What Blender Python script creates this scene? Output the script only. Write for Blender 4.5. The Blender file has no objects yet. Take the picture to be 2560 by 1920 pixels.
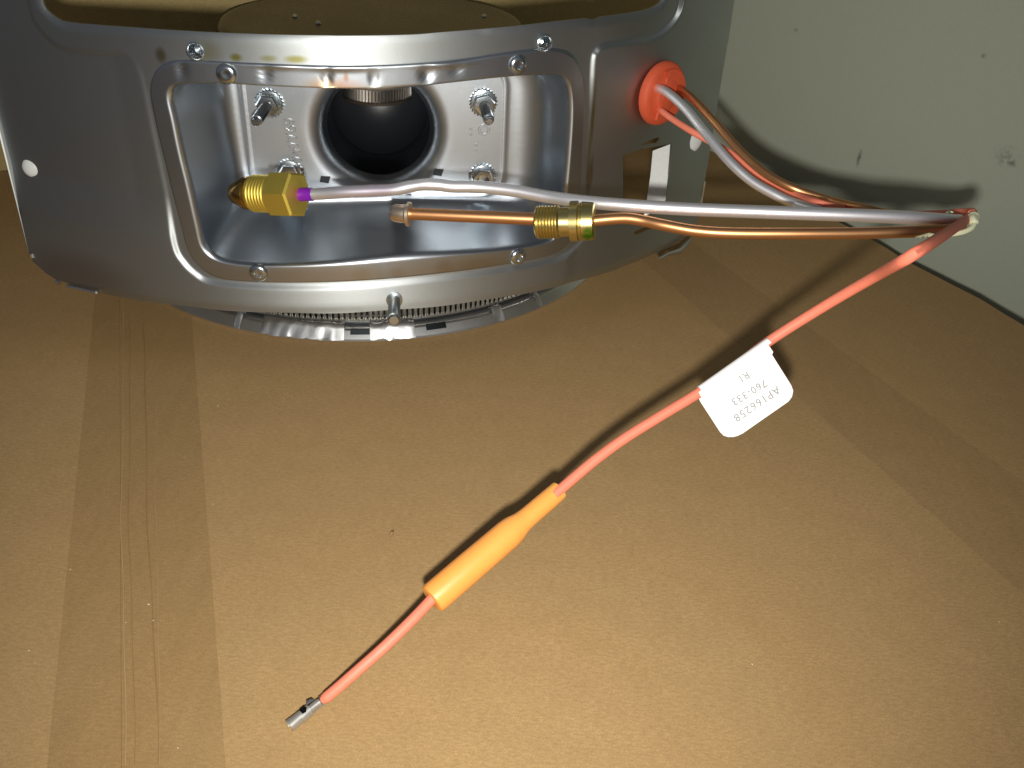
import bpy, math, random
import numpy as np
from mathutils import Vector, Matrix
from mathutils.geometry import delaunay_2d_cdt
random.seed(4); rng = np.random.default_rng(4)
SC = bpy.context.scene
COL = SC.collection

# ------------------------------------------------------------------ camera
F = 2359.0                      # focal length in pixels of the 2560 x 1920 photograph
H = 0.169                       # camera height over the cardboard (metres)
_down = Vector((-172, -3684, -2359)).normalized()
_up = -_down
_fw = Vector((0, 0, -1)); _y = (_fw - _up * _fw.dot(_up)).normalized(); _x = _y.cross(_up)
R = Matrix((_x, _y, _up))       # camera space -> world
CAM = Vector((0, 0, H))
cd = bpy.data.cameras.new('camera'); cam = bpy.data.objects.new('camera', cd); COL.objects.link(cam)
cam.matrix_world = Matrix.Translation(CAM) @ R.to_4x4()
cd.sensor_width = 36; cd.lens = F / 2560 * 36; cd.clip_start = 0.01; cd.clip_end = 50
SC.camera = cam

# ------------------------------------------------------------------ light: the phone's flash and a dim room
w = bpy.data.worlds.new('World'); SC.world = w; w.use_nodes = True
bg = w.node_tree.nodes['Background']; bg.inputs[0].default_value = (0.80, 0.86, 1.0, 1); bg.inputs[1].default_value = 0.11
ld = bpy.data.lights.new('flash', 'SPOT'); ld.energy = 3.35; ld.color = (1.0, 0.97, 0.90)
ld.spot_size = math.radians(108); ld.spot_blend = 1.0; ld.shadow_soft_size = 0.0042
lo = bpy.data.objects.new('flash', ld); COL.objects.link(lo)
lo.location = CAM + R @ Vector((0.0, -0.017, 0.0))
_aim = R @ Vector((1180 - 1280, -(600 - 960), -F)).normalized()
lo.rotation_euler = _aim.to_track_quat('-Z', 'Y').to_euler()
SC.view_settings.view_transform = 'Standard'; SC.view_settings.look = 'None'
SC.view_settings.exposure = 0.0; SC.view_settings.gamma = 1

# ------------------------------------------------------------------ helpers: geometry
def ray(px, py): return R @ Vector(((px - 1280) / F, -(py - 960) / F, -1.0))
def at(px, py, Z): return CAM + ray(px, py) * Z                 # point at depth Z
def onz(px, py, z=0.0):
    d = ray(px, py); return CAM + d * ((z - H) / d.z)
def proj(p):
    q = R.transposed() @ (Vector(p) - CAM); return (1280 + F * q.x / -q.z, 960 - F * q.y / -q.z, -q.z)

def catmull(P, n=8, closed=False):
    P = [Vector(p) for p in P]; out = []; m = len(P)
    for i in range(m if closed else m - 1):
        if closed: a, b, c, d = P[(i-1) % m], P[i], P[(i+1) % m], P[(i+2) % m]
        else: a, b, c, d = P[max(i-1, 0)], P[i], P[i+1], P[min(i+2, m-1)]
        for k in range(n):
            t = k / n
            out.append(0.5 * ((2*b) + (c-a)*t + (2*a-5*b+4*c-d)*t*t + (3*b-a-3*c+d)*t**3))
    if not closed: out.append(P[-1])
    return out

class M:
    def __init__(s): s.v = []; s.f = []; s.mi = []
    def add(s, vs, fs, mi=0):
        o = len(s.v); s.v += [tuple(v) for v in vs]; s.f += [tuple(i + o for i in f) for f in fs]; s.mi += [mi] * len(fs); return s
    def grid(s, rings, closed=True, cap0=False, cap1=False, mi=0):
        n = len(rings[0]); vs = [p for r in rings for p in r]; fs = []
        for j in range(len(rings) - 1):
            for i in range(n if closed else n - 1):
                a = j*n + i; b = j*n + (i+1) % n
                fs.append((a, b, b + n, a + n))
        if cap0: fs.append(tuple(range(n))[::-1])
        if cap1: fs.append(tuple(range((len(rings)-1)*n, len(rings)*n)))
        return s.add(vs, fs, mi)
    def lathe(s, A, B, prof, seg=32, cap0=True, cap1=True, phase=0.0, mi=0):
        # prof: list of (t along A->B in metres, radius)
        A = Vector(A); ax = (Vector(B) - A).normalized()
        u = ax.orthogonal().normalized(); v = ax.cross(u)
        rings = [[A + ax*t + (u*math.cos(phase+2*math.pi*i/seg) + v*math.sin(phase+2*math.pi*i/seg))*r for i in range(seg)] for t, r in prof]
        return s.grid(rings, True, cap0, cap1, mi)
    def tube(s, P, r, seg=20, cap=True, mi=0):
        P = [Vector(p) for p in P]; n = len(P); rr = r if isinstance(r, (list, tuple)) else [r]*n
        T = [(P[min(i+1, n-1)] - P[max(i-1, 0)]).normalized() for i in range(n)]
        u = T[0].orthogonal().normalized(); rings = []
        for i in range(n):
            u = (u - T[i]*u.dot(T[i])).normalized(); v = T[i].cross(u)
            rings.append([P[i] + (u*math.cos(2*math.pi*k/seg) + v*math.sin(2*math.pi*k/seg))*rr[i] for k in range(seg)])
        return s.grid(rings, True, cap, cap, mi)
    def prism(s, poly, dz, mi=0):
        # poly: list of 3D points, dz: Vector of extrusion
        n = len(poly); a = [Vector(p) for p in poly]; b = [p + Vector(dz) for p in a]
        return s.add(a + b, [tuple(range(n))[::-1], tuple(range(n, 2*n))] + [(i, (i+1) % n, n + (i+1) % n, n + i) for i in range(n)], mi)
    def build(s, name, mats, parent=None, sharp=38, smooth=True, loc=None):
        me = bpy.data.meshes.new(name)
        base = Vector(loc) if loc is not None else (parent_base(parent) if parent else Vector((0, 0, 0)))
        me.from_pydata([tuple(Vector(v) - base) for v in s.v], [], s.f); me.validate()
        for m_ in (mats if isinstance(mats, (list, tuple)) else [mats]): me.materials.append(m_)
        if len(me.polygons) == len(s.mi): me.polygons.foreach_set('material_index', s.mi)
        if smooth:
            me.shade_smooth()
            me.set_sharp_from_angle(angle=math.radians(sharp))
        o = bpy.data.objects.new(name, me); COL.objects.link(o)
        if parent: o.parent = parent
        if loc is not None or not parent: o.location = base if not parent else (0, 0, 0)
        return o
def parent_base(p):
    b = Vector((0, 0, 0))
    while p: b += p.location; p = p.parent
    return b
def thing(name, loc, label, cat, group=None):
    o = bpy.data.objects.new(name, None); COL.objects.link(o); o.location = loc; o.empty_display_size = .01
    o['label'] = label; o['category'] = cat
    if group: o['group'] = group
    return o
def tag(o, label, cat): o['label'] = label; o['category'] = cat; return o

# ------------------------------------------------------------------ helpers: materials
class N:
    def __init__(s, name):
        s.m = bpy.data.materials.new(name); s.m.use_nodes = True; s.t = s.m.node_tree; s.b = s.t.nodes['Principled BSDF']
        s.tc = s.t.nodes.new('ShaderNodeTexCoord')
    def node(s, k, **kw):
        n = s.t.nodes.new(k)
        for a, v in kw.items(): setattr(n, a, v)
        return n
    def link(s, a, b): s.t.links.new(a, b)
    def mapping(s, scale=(1, 1, 1), rot=(0, 0, 0), loc=(0, 0, 0)):
        n = s.node('ShaderNodeMapping'); n.inputs['Scale'].default_value = scale; n.inputs['Rotation'].default_value = rot; n.inputs['Location'].default_value = loc
        s.link(s.tc.outputs['Object'], n.inputs[0]); return n.outputs[0]
    def noise(s, vec, scale, detail=4, rough=.6, dist=0):
        n = s.node('ShaderNodeTexNoise'); n.inputs['Scale'].default_value = scale; n.inputs['Detail'].default_value = detail
        n.inputs['Roughness'].default_value = rough; n.inputs['Distortion'].default_value = dist
        s.link(vec, n.inputs['Vector']); return n.outputs['Fac']
    def ramp(s, x, *st):
        n = s.node('ShaderNodeValToRGB'); e = n.color_ramp.elements
        while len(e) < len(st): e.new(0.5)
        for q, (p, c) in zip(e, st): q.position = p; q.color = (c, c, c, 1) if isinstance(c, (int, float)) else (*c, 1)
        s.link(x, n.inputs[0]); return n.outputs[0]
    def mix(s, f, a, b, mode='MIX'):
        n = s.node('ShaderNodeMix', data_type='RGBA', blend_type=mode)
        for k, v in ((0, f), (6, a), (7, b)):
            if hasattr(v, 'links') or hasattr(v, 'is_linked'): s.link(v, n.inputs[k])
            else: n.inputs[k].default_value = v if k == 0 else (*v, 1)
        return n.outputs[2]
    def math(s, op, a, b=None, c=None):
        n = s.node('ShaderNodeMath', operation=op)
        for k, v in enumerate((a, b, c)):
            if v is None: continue
            if isinstance(v, (int, float)): n.inputs[k].default_value = v
            else: s.link(v, n.inputs[k])
        return n.outputs[0]
    def bump(s, x, strength, dist):
        n = s.node('ShaderNodeBump'); n.inputs['Strength'].default_value = strength; n.inputs['Distance'].default_value = dist
        s.link(x, n.inputs['Height']); s.link(n.outputs[0], s.b.inputs['Normal']); return n
    def spot(s, c, r, soft=.5):
        # 0..1 mask around an object-space point; r = (rx, ry, rz)
        n = s.mapping(scale=tuple(1/q for q in r), loc=tuple(-c[i]/r[i] for i in range(3)))
        l = s.node('ShaderNodeVectorMath', operation='LENGTH'); s.link(n, l.inputs[0])
        return s.ramp(l.outputs['Value'], (soft, 1.0), (1.0, 0.0))
    def set(s, **kw):
        for k, v in kw.items():
            i = s.b.inputs[k.replace('_', ' ')]
            if isinstance(v, (int, float, tuple)): i.default_value = (*v, 1) if isinstance(v, tuple) and len(v) == 3 and i.type == 'RGBA' else v
            else: s.link(v, i)
        return s

def steel(name, col, rough, grime=.25, bump=.15, var=.06, aniso=0):
    n = N(name); o = n.mapping()
    big = n.noise(o, 28, 5, .6); fine = n.noise(o, 2600, 3, .7); mid = n.noise(o, 260, 4, .65)
    c = n.mix(n.math('MULTIPLY', n.ramp(big, (.35, 0.0), (.75, 1.0)), grime), col, (col[0]*.72, col[1]*.66, col[2]*.56))
    c = n.mix(n.math('MULTIPLY', n.ramp(fine, (.3, 0.0), (.7, 1.0)), .30), c, (col[0]*.75, col[1]*.75, col[2]*.76))
    r = n.math('ADD', n.math('MULTIPLY', n.math('SUBTRACT', mid, .5), var), n.math('ADD', rough, n.math('MULTIPLY', n.math('SUBTRACT', big, .5), var*2)))
    n.set(Metallic=1.0, Base_Color=c, Roughness=r)
    n.bump(n.math('ADD', fine, n.math('MULTIPLY', mid, .8)), bump, .00006)
    return n

def brushed(n, k, rot=.25):
    t = n.node('ShaderNodeTangent', direction_type='RADIAL', axis='Z'); n.link(t.outputs[0], n.b.inputs['Tangent'])
    n.b.inputs['Anisotropic'].default_value = k; n.b.inputs['Anisotropic Rotation'].default_value = rot

def simple(name, col, rough=.5, metal=0.0, **kw):
    n = N(name); o = n.mapping(); f = n.noise(o, 700, 4, .65)
    c = n.mix(n.math('MULTIPLY', n.ramp(f, (.35, 0.0), (.7, 1.0)), .35), col, tuple(q*.8 for q in col))
    n.set(Base_Color=c, Roughness=n.math('ADD', rough - .05, n.math('MULTIPLY', f, .1)), Metallic=metal, **kw)
    n.bump(f, .12, .0003); return n.m

# ------------------------------------------------------------------ the door plate's own coordinates: a vertical cylinder
AX = Vector((-0.0855, 0.459)); RP = 0.189
def cyl(s, z, n=0.0):
    a = s / RP; r = RP + n
    return Vector((AX.x + r*math.sin(a), AX.y - r*math.cos(a), z))
def cyln(s): a = s / RP; return Vector((math.sin(a), -math.cos(a), 0))
def topl(px, py):
    d = ray(px, py); a = d.x**2 + d.y**2; b = -2*(d.x*AX.x + d.y*AX.y); c = AX.x**2 + AX.y**2 - RP**2
    D = max(b*b - 4*a*c, 0); t = (-b - math.sqrt(D)) / (2*a); p = CAM + d*t
    return (math.asin(max(-1, min(1, (p.x - AX.x) / RP))) * RP, p.z)
def topls(L): return [topl(*p) for p in L]

def inside(P, poly):
    P = np.asarray(P); poly = np.asarray(poly); x, y = P[:, 0], P[:, 1]; r = np.zeros(len(P), bool); n = len(poly)
    for i in range(n):
        x1, y1 = poly[i]; x2, y2 = poly[(i+1) % n]
        if y1 == y2: continue
        c = ((y1 > y) != (y2 > y)) & (x < (x2-x1)*(y-y1)/(y2-y1) + x1); r ^= c
    return r
def dist(P, poly, closed=True):
    P = np.asarray(P); poly = np.asarray(poly); n = len(poly); d = np.full(len(P), 9.)
    for i in range(n if closed else n-1):
        a = poly[i]; b = poly[(i+1) % n]; ab = b - a; L = ab @ ab
        if L < 1e-16: continue
        t = np.clip(((P - a) @ ab) / L, 0, 1); q = a + t[:, None]*ab; d = np.minimum(d, np.hypot(*(P - q).T))
    return d
def spl2(pts, n=8, closed=True): return [(p.x, p.y) for p in catmull([Vector((*p, 0)) for p in pts], n, closed)]
def circ(c, rx, ry=None, n=28): return [(c[0] + rx*math.cos(2*math.pi*i/n), c[1] + (ry or rx)*math.sin(2*math.pi*i/n)) for i in range(n)]

# ------------------------------------------------------------------ materials
m_plate = steel('door_plate_steel', (.60, .64, .65), .54, .20, .22, .05)
_n = m_plate
# yellow-green inspection dabs and a brown smear above the pan
_c = _n.b.inputs['Base Color'].links[0].from_socket
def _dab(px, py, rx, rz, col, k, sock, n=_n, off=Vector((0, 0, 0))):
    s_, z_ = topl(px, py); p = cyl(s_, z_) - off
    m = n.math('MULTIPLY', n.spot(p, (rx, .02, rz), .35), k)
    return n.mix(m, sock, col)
DOORBASE = Vector((-0.06, 0.40, 0.0))
for px, py, rx, rz, col, k in ((590, 143, .0022, .0014, (.30, .28, .02), .85), (672, 146, .0032, .0012, (.33, .31, .06), .6), (740, 148, .0040, .0014, (.32, .30, .04), .8),
        (402, 138, .0020, .0028, (.20, .14, .03), .7), (520, 128, .0050, .0040, (.42, .40, .20), .45), (1478, 330, .0009, .020, (.26, .22, .06), .8), (1474, 440, .0014, .010, (.20, .15, .05), .8),
        (200, 690, .03, .012, (.30, .22, .14), .4)):
    _c = _dab(px, py, rx, rz, col, k, _c, off=DOORBASE)
_n.link(_c, _n.b.inputs['Base Color'])
brushed(m_plate, .72); m_plate = m_plate.m
_n = steel('pan_steel', (.50, .54, .585), .36, .10, .12, .03)
_c = _n.b.inputs['Base Color'].links[0].from_socket
for px, py, rx, rz, col, k in ((850, 224, .009, .0040, (.44, .20, .08), .6), (805, 217, .007, .0036, (.50, .30, .12), .5), (866, 192, .0010, .0018, (.40, .20, .10), .7), (950, 223, .075, .0016, (.42, .34, .22), .45),  # last entry: cardboard's reflection painted as a brown line on the lip
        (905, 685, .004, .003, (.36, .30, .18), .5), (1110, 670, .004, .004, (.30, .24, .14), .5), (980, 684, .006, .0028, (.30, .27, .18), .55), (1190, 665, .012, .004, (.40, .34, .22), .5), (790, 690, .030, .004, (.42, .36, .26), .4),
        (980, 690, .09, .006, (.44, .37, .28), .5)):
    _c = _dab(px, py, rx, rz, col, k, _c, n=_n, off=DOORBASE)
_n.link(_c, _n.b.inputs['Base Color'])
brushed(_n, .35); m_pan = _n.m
m_bright = steel('bright_steel', (.72, .72, .72), .22, .1, .1, .04).m
m_rim = steel('rim_steel', (.78, .79, .80), .40, .1, .15, .06).m
m_zinc = steel('zinc_plate', (.62, .68, .72), .24, .15, .2, .05).m
m_disc = steel('burner_cap_steel', (.060, .046, .036), .28, .4, .1, .05); m_disc.b.inputs['Metallic'].default_value = .15; m_disc = m_disc.m
m_mesh = steel('flame_trap_steel', (.72, .70, .66), .38, .2, .2, .05).m
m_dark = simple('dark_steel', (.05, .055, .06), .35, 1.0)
m_cop = steel('copper', (.74, .385, .18), .42, .3, .15, .06).m
m_cop2 = steel('copper_tip', (.92, .76, .60), .38, .2, .1, .05).m
m_brass = steel('brass', (.98, .78, .16), .52, .12, .15, .05).m
m_brass2 = steel('pale_brass', (.74, .62, .26), .30, .25, .3, .06)
m_brass3 = steel('old_brass', (.50, .32, .10), .24, .3, .15, .05).m
m_wire = simple('red_silicone', (.88, .24, .15), .55)
m_grom = simple('orange_rubber', (.64, .095, .035), .62)
m_purp = simple('purple_paint', (.20, .012, .42), .35)
m_pinkstain = None
m_paper = simple('white_paper', (.93, .93, .92), .55)
m_ink = simple('grey_ink', (.30, .30, .31), .6)
m_grit = simple('pale_grit', (.72, .62, .46), .7)
m_glare = simple('glare_white', (.80, .82, .80), .45)  # flash glare on bare metal painted as plain white
m_fray = simple('woven_fibre', (.72, .74, .50), .8)
n = N('orange_sleeve'); o_ = n.mapping(); f = n.noise(o_, 160, 3)
n.set(Base_Color=n.mix(f, (.93, .35, .07), (.95, .42, .10)), Roughness=.42, Subsurface_Weight=.30, Subsurface_Radius=(.006, .003, .001), Subsurface_Scale=.6); m_sleeve = n.m
n = N('clear_shrink'); n.set(Base_Color=(.85, .62, .25), Roughness=.3, Transmission_Weight=.35); m_clear = n.m

TA = math.atan2(.35, 1.0)      # the tape runs this far off the camera's forward direction
def kraft(name, ca, cb, seed=0):
    n = N(name); r = n.mapping(rot=(0, 0, TA), loc=(seed, 0, 0))
    sx = n.mapping(scale=(.40, 1, 1), rot=(0, 0, TA - .3), loc=(seed, .3, 0))
    big = n.noise(r, 9, 5, .55); fib = n.noise(sx, 1500, 4, .7); fleck = n.noise(sx, 700, 5, .75); mott = n.noise(r, 120, 5, .65)
    c = n.mix(n.ramp(big, (.3, 0.0), (.7, 1.0)), ca, cb)
    c = n.mix(n.math('MULTIPLY', n.ramp(mott, (.32, 0.0), (.7, 1.0)), .38), c, tuple(q*.74 for q in ca))
    c = n.mix(n.math('MULTIPLY', n.ramp(fib, (.38, 0.0), (.66, 1.0)), .60), c, tuple(q*.62 for q in ca))
    c = n.mix(n.ramp(fleck, (.66, 0.0), (.80, .45)), c, tuple(min(1, q*1.45) for q in cb))
    sp = n.noise(r, 330, 2, .5)
    c = n.mix(n.ramp(sp, (.78, 0.0), (.82, .8)), c, tuple(q*.3 for q in ca))
    iso = n.noise(r, 2300, 3, .7); c = n.mix(n.math('MULTIPLY', n.ramp(iso, (.40, 0.0), (.62, 1.0)), .48), c, tuple(q*.60 for q in ca))
    n.set(Base_Color=c, Roughness=n.math('ADD', .75, n.math('MULTIPLY', fib, .15)), Specular_IOR_Level=.22)
    cor = n.node('ShaderNodeTexWave', wave_type='BANDS', bands_direction='Y'); n.link(r, cor.inputs[0]); cor.inputs['Scale'].default_value = 38; cor.inputs['Distortion'].default_value = .6
    hgt = n.math('ADD', n.math('ADD', fib, n.math('MULTIPLY', big, .4)), n.math('MULTIPLY', cor.outputs['Fac'], .10))
    n.bump(hgt, .14, .0003)
    return n.m
m_box = kraft('kraft_board', (.50, .318, .140), (.55, .365, .168))
m_box2 = kraft('yellow_kraft_board', (.60, .46, .20), (.66, .52, .24), 3.0)
m_edge = simple('board_edge', (.30, .19, .09), .8)
def tape_mat(name, col, alpha, rough):
    n = N(name); r = n.mapping(scale=(1, .04, 1), rot=(0, 0, TA)); s1 = n.noise(r, 260, 4, .6); s2 = n.noise(n.mapping(rot=(0, 0, TA)), 60, 4)
    n.set(Base_Color=n.mix(s1, col, tuple(q*.7 for q in col)), Roughness=rough, Alpha=n.math('ADD', alpha - .06, n.math('MULTIPLY', s1, .12)))
    n.bump(n.math('ADD', s1, n.math('MULTIPLY', s2, .5)), .35, .0005); return n.m
m_tape = tape_mat('packing_tape', (.36, .225, .070), .145, .45)
m_tape2 = tape_mat('faded_tape', (.36, .235, .115), .10, .55)
n = N('wall_paint'); o_ = n.mapping(); a_ = n.noise(o_, 5, 4); b_ = n.noise(o_, 900, 3, .7)
c = n.mix(a_, (.52, .57, .44), (.56, .60, .48)); c = n.mix(n.math('MULTIPLY', b_, .35), c, (.36, .38, .32))
n.set(Base_Color=c, Roughness=.7); n.bump(b_, .15, .0006); m_wall = n

# ------------------------------------------------------------------ the setting: cardboard, wall, floor
W0 = Vector((.104, .520)); WD = Vector((.70, -.714)).normalized(); WN = Vector((-WD.y, WD.x))     # wall line and its far side
def wp(t, z, off=0): p = W0 + WD*t + WN*off; return Vector((p.x, p.y, z))
wall = M()
wall.prism([wp(-.9, -.32), wp(1.2, -.32), wp(1.2, .9), wp(-.9, .9)], (WN.x*.03, WN.y*.03, 0))
sc_ = [(2518, 385, .007, .30), (2512, 402, .005, .35), (2532, 408, .003, .6), (2148, 395, .0016, .8), (2460, 140, .002, .6), (1990, 75, .002, .4)]
n = m_wall; c = n.b.inputs['Base Color'].links[0].from_socket
for px, py, rr, k in sc_:
    d = ray(px, py); den = d.x*WN.x + d.y*WN.y; t = (W0.x*WN.x + W0.y*WN.y) / den; p = CAM + d*t
    msk = n.math('MULTIPLY', n.spot(p, (rr, rr, rr*(3.5 if px == 2148 else .7)), .1), n.ramp(n.noise(n.mapping(), 500, 4), (.4, 0.0), (.55, k)))
    c = n.mix(msk, c, (.10, .10, .09))
n.link(c, n.b.inputs['Base Color'])
o = wall.build('wall', m_wall.m, smooth=False); o['kind'] = 'structure'
o = M().prism([(-1, -.8, -.32), (1.4, -.8, -.32), (1.4, 1.6, -.32), (-1, 1.6, -.32)], (0, 0, -.02)).build('floor', simple('floor_concrete', (.12, .12, .11), .8), smooth=False); o['kind'] = 'structure'

T = Vector((.333, -.943)); TN = Vector((.943, .333))
box = thing('cardboard_box', (-.03, .25, -.30), 'large brown cardboard box under the burner, lid seam sealed with packing tape', 'box')
# lid outline: right edge slants beside the wall; far edge is the scored line behind the burner
E1 = Vector((.103, .518)); E2 = Vector((.196, .323)); ED = (E2 - E1).normalized()
S0 = Vector((-.252, .4335)); S1 = Vector((.098, .4700)); SD = (S1 - S0).normalized()
seam0 = Vector((-.1485, .312)); seam1 = Vector((-.0745, .116)); SM = (seam1 - seam0).normalized()
def isect(p, d, q, e):
    den = d.x*e.y - d.y*e.x; t = ((q.x-p.x)*e.y - (q.y-p.y)*e.x) / den; return p + d*t
def v3(p, z): return Vector((p.x, p.y, z))
NEAR = -.22
kn = isect(E1, ED, Vector((0, NEAR)), Vector((1, 0))); kf = isect(E1, ED, S0, SD)
sn = isect(seam0, SM, Vector((0, NEAR)), Vector((1, 0))); sf = isect(seam0, SM, S0, SD)
g = TN*.00003
def sheet(poly, z0=-.004, z1=0.0, sub=.012):
    m = M(); m.prism([v3(p, z0) for p in poly], (0, 0, z1 - z0)); return m
# slightly dished edge on the right flap: subdivide the edge for wear
edge_pts = []
for i in range(60):
    t = i/59; p = kf.lerp(kn, t); wv = .0006*math.sin(i*1.3) + .0005*rng.normal(); edge_pts.append(p + TN*wv)
sheet([sf + g] + [sn + g] + edge_pts[::-1]).build('flap', m_box, box, smooth=False)
lf = Vector((-.75, S0.y + SD.y/SD.x*(-.75 - S0.x))); ln = Vector((-.75, NEAR))
sheet([lf, ln, sn - g, sf - g]).build('flap', m_box, box, smooth=False)
# strip of lid beyond the scored line
gap = Vector((-SD.y, SD.x))*.0022
far = isect(E1, ED, Vector((0, .95)), Vector((1, 0)))
sheet([lf + gap, kf + gap, far, Vector((-.75, .95))], -.004, -.0008).build('far_flap', m_box, box, smooth=False)
# the groove and the carton body
M().prism([v3(Vector((-.75, .95)), -.0045), v3(ln, -.0045), v3(kn - TN*.002, -.0045), v3(far - TN*.002, -.0045)], (0, 0, -.29)).build('body', m_box, box, smooth=False)
def strip(a0, a1, b0, b1, z, n=60, wav=.0003, thick=.00008):
    m = M(); r = []
    for i in range(n+1):
        t = i/n; p = a0.lerp(a1, t) + TN*wav*rng.normal()*.5; q = b0.lerp(b1, t) + TN*wav*rng.normal()*.5
        r.append([v3(p, z), v3(p.lerp(q, .5), z + .00005), v3(q, z)])
    m.grid(r, closed=False); return m
def ext(a, b, y):
    d = b - a; return a + d*((y - a.y)/d.y)
def P2(px, py): q = onz(px, py); return Vector((q.x, q.y))
tl0, tl1 = P2(235, 773), P2(118, 1920); tr0, tr1 = P2(481, 810), P2(562, 1876)
o = strip(ext(tl0, tl1, .425), ext(tl0, tl1, NEAR), ext(tr0, tr1, .425), ext(tr0, tr1, NEAR), .0003, wav=.00008).build('packing_tape', m_tape, box)
def ridge(pts, name, par, mat, r=.0003, wob=.0005, z=.0003):
    P = []
    n_ = 70
    for i in range(n_+1):
        t = i/n_; k = t*(len(pts)-1); j = min(int(k), len(pts)-2); p = pts[j].lerp(pts[j+1], k-j); P.append(v3(p + TN*wob*(math.sin(i*.13)+.5*math.sin(i*.31))*.6, z))
    return M().tube(P, [r*(.75 + .25*math.sin(i_*.5)*math.sin(i_*.17)) for i_ in range(len(P))], 8).build(name, mat, par)
m_crease = simple('tape_crease', (.48, .32, .155), .6)
m_crease2 = simple('dark_crease', (.34, .20, .085), .6)
tape = o
ridge([P2(307, 744), P2(307, 1300), P2(312, 1915)], 'crease', tape, m_crease, .00020)
ridge([P2(356, 800), P2(372, 1300), P2(395, 1915)], 'crease', tape, m_crease2, .00014)
ridge([P2(385, 800), P2(392, 1200), P2(397, 1915)], 'crease', tape, m_crease, .00010)
ridge([P2(322, 800), P2(325, 1300), P2(335, 1915)], 'crease', tape, m_crease2, .00010)
# a second, faded strip that crosses the right side of the lid
strip(P2(1575, 625), P2(2700, 1613), P2(1700, 585), P2(2700, 1312), .0003, wav=.0001).build('packing_tape', m_tape2, box)
# loose specks and fibres
crumb = thing('paper_crumb', v3(P2(978, 1333), 0), 'dark speck of grit on the cardboard left of the orange sleeve', 'speck')
M().tube([onz(975, 1340, .0006), onz(979, 1333, .0008), onz(983, 1326, .0005)], [.0002, .0005, .0002], 8).build('grain', m_crease2, crumb)
specks = [(545, 1015, 'just right of the tape, below the round burner rim'), (532, 1261, 'right of the tape, halfway down the cardboard'), (1325, 1463, 'right of the orange sleeve, upper of two'),
    (1283, 1515, 'right of the orange sleeve, lower of two'), (385, 1552, 'stuck on the middle of the tape'), (315, 1556, 'on the pale crease line of the tape'), (445, 1870, 'on the tape near the bottom edge of the photo'),
    (372, 1512, 'on the tape just above the largest tape speck'), (70, 1628, 'left of the tape, lowest on the left margin but one'), (126, 1370, 'left of the tape and highest on the left margin'), (177, 1424, 'on the left edge of the tape'),
    (1020, 1135, 'below the threaded stud, between burner rim and orange sleeve'), (1880, 1660, 'lying below the white paper label, far down the bare lid'), (2498, 1556, 'near the right edge of the photo'), (88, 1655, 'lowest of those on the left margin')]
for i, (px, py, where) in enumerate(specks):
    p = onz(px, py, .0004); m = M(); r_ = random.uniform(.00018, .00034)
    vs = [p + Vector((random.uniform(-1, 1), random.uniform(-1, 1), random.uniform(-.3, 1)))*r_ for _ in range(6)]
    m.add(vs, [(0, 1, 2), (0, 2, 3), (0, 3, 4), (0, 4, 1), (5, 2, 1), (5, 3, 2), (5, 4, 3), (5, 1, 4)])
    o = m.build('grit_speck', m_grit, loc=p, smooth=False)
    tag(o, 'pale grit speck ' + where, 'speck'); o['group'] = 'pale grit specks on the cardboard'
# yellowish carton standing upright behind the burner
q0 = Vector((-.60, .433 + (.33/.944)*(-.60 + .252))); q1 = Vector((.0835, .552)); dd = (q1 - q0).normalized(); nn = Vector((-dd.y, dd.x))
cart = thing('yellowish_carton', v3(q0.lerp(q1, .6), 0), 'yellowish carton standing upright behind the steel burner, seen through the opening of its door', 'box')
M().prism([v3(q0, .0001), v3(q1, .0001), v3(q1 + nn*.004, .0001), v3(q0 + nn*.004, .0001)], (-nn.x*.10, -nn.y*.10, .33)).build('front_panel', m_box2, cart, smooth=False)
M().prism([v3(q0 + nn*.0042, .0002), v3(q1 + nn*.0042 - dd*.03, .0002), v3(q1 + nn*.25 - dd*.09, .0002), v3(q0 + nn*.25, .0002)], (0, 0, .328)).build('body', m_box2, cart, smooth=False)

# ------------------------------------------------------------------ the burner door
door = thing('water_heater_burner', DOORBASE, 'steel gas burner with a curved access door plate standing on the cardboard lid', 'burner')
sL, _ = topl(40, 480); sR = topl(1765, 420)[0]
zB = .0196; zT = .172
hole_px = [(101, 0), (108, 22), (137, 47), (174, 58), (325, 70), (524, 82), (796, 90), (854, 91), (1029, 89), (1110, 83), (1273, 69), (1400, 54), (1503, 43), (1606, 28), (1644, 14), (1662, -6)]
hb = spl2(topls(hole_px), 6, False)
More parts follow.
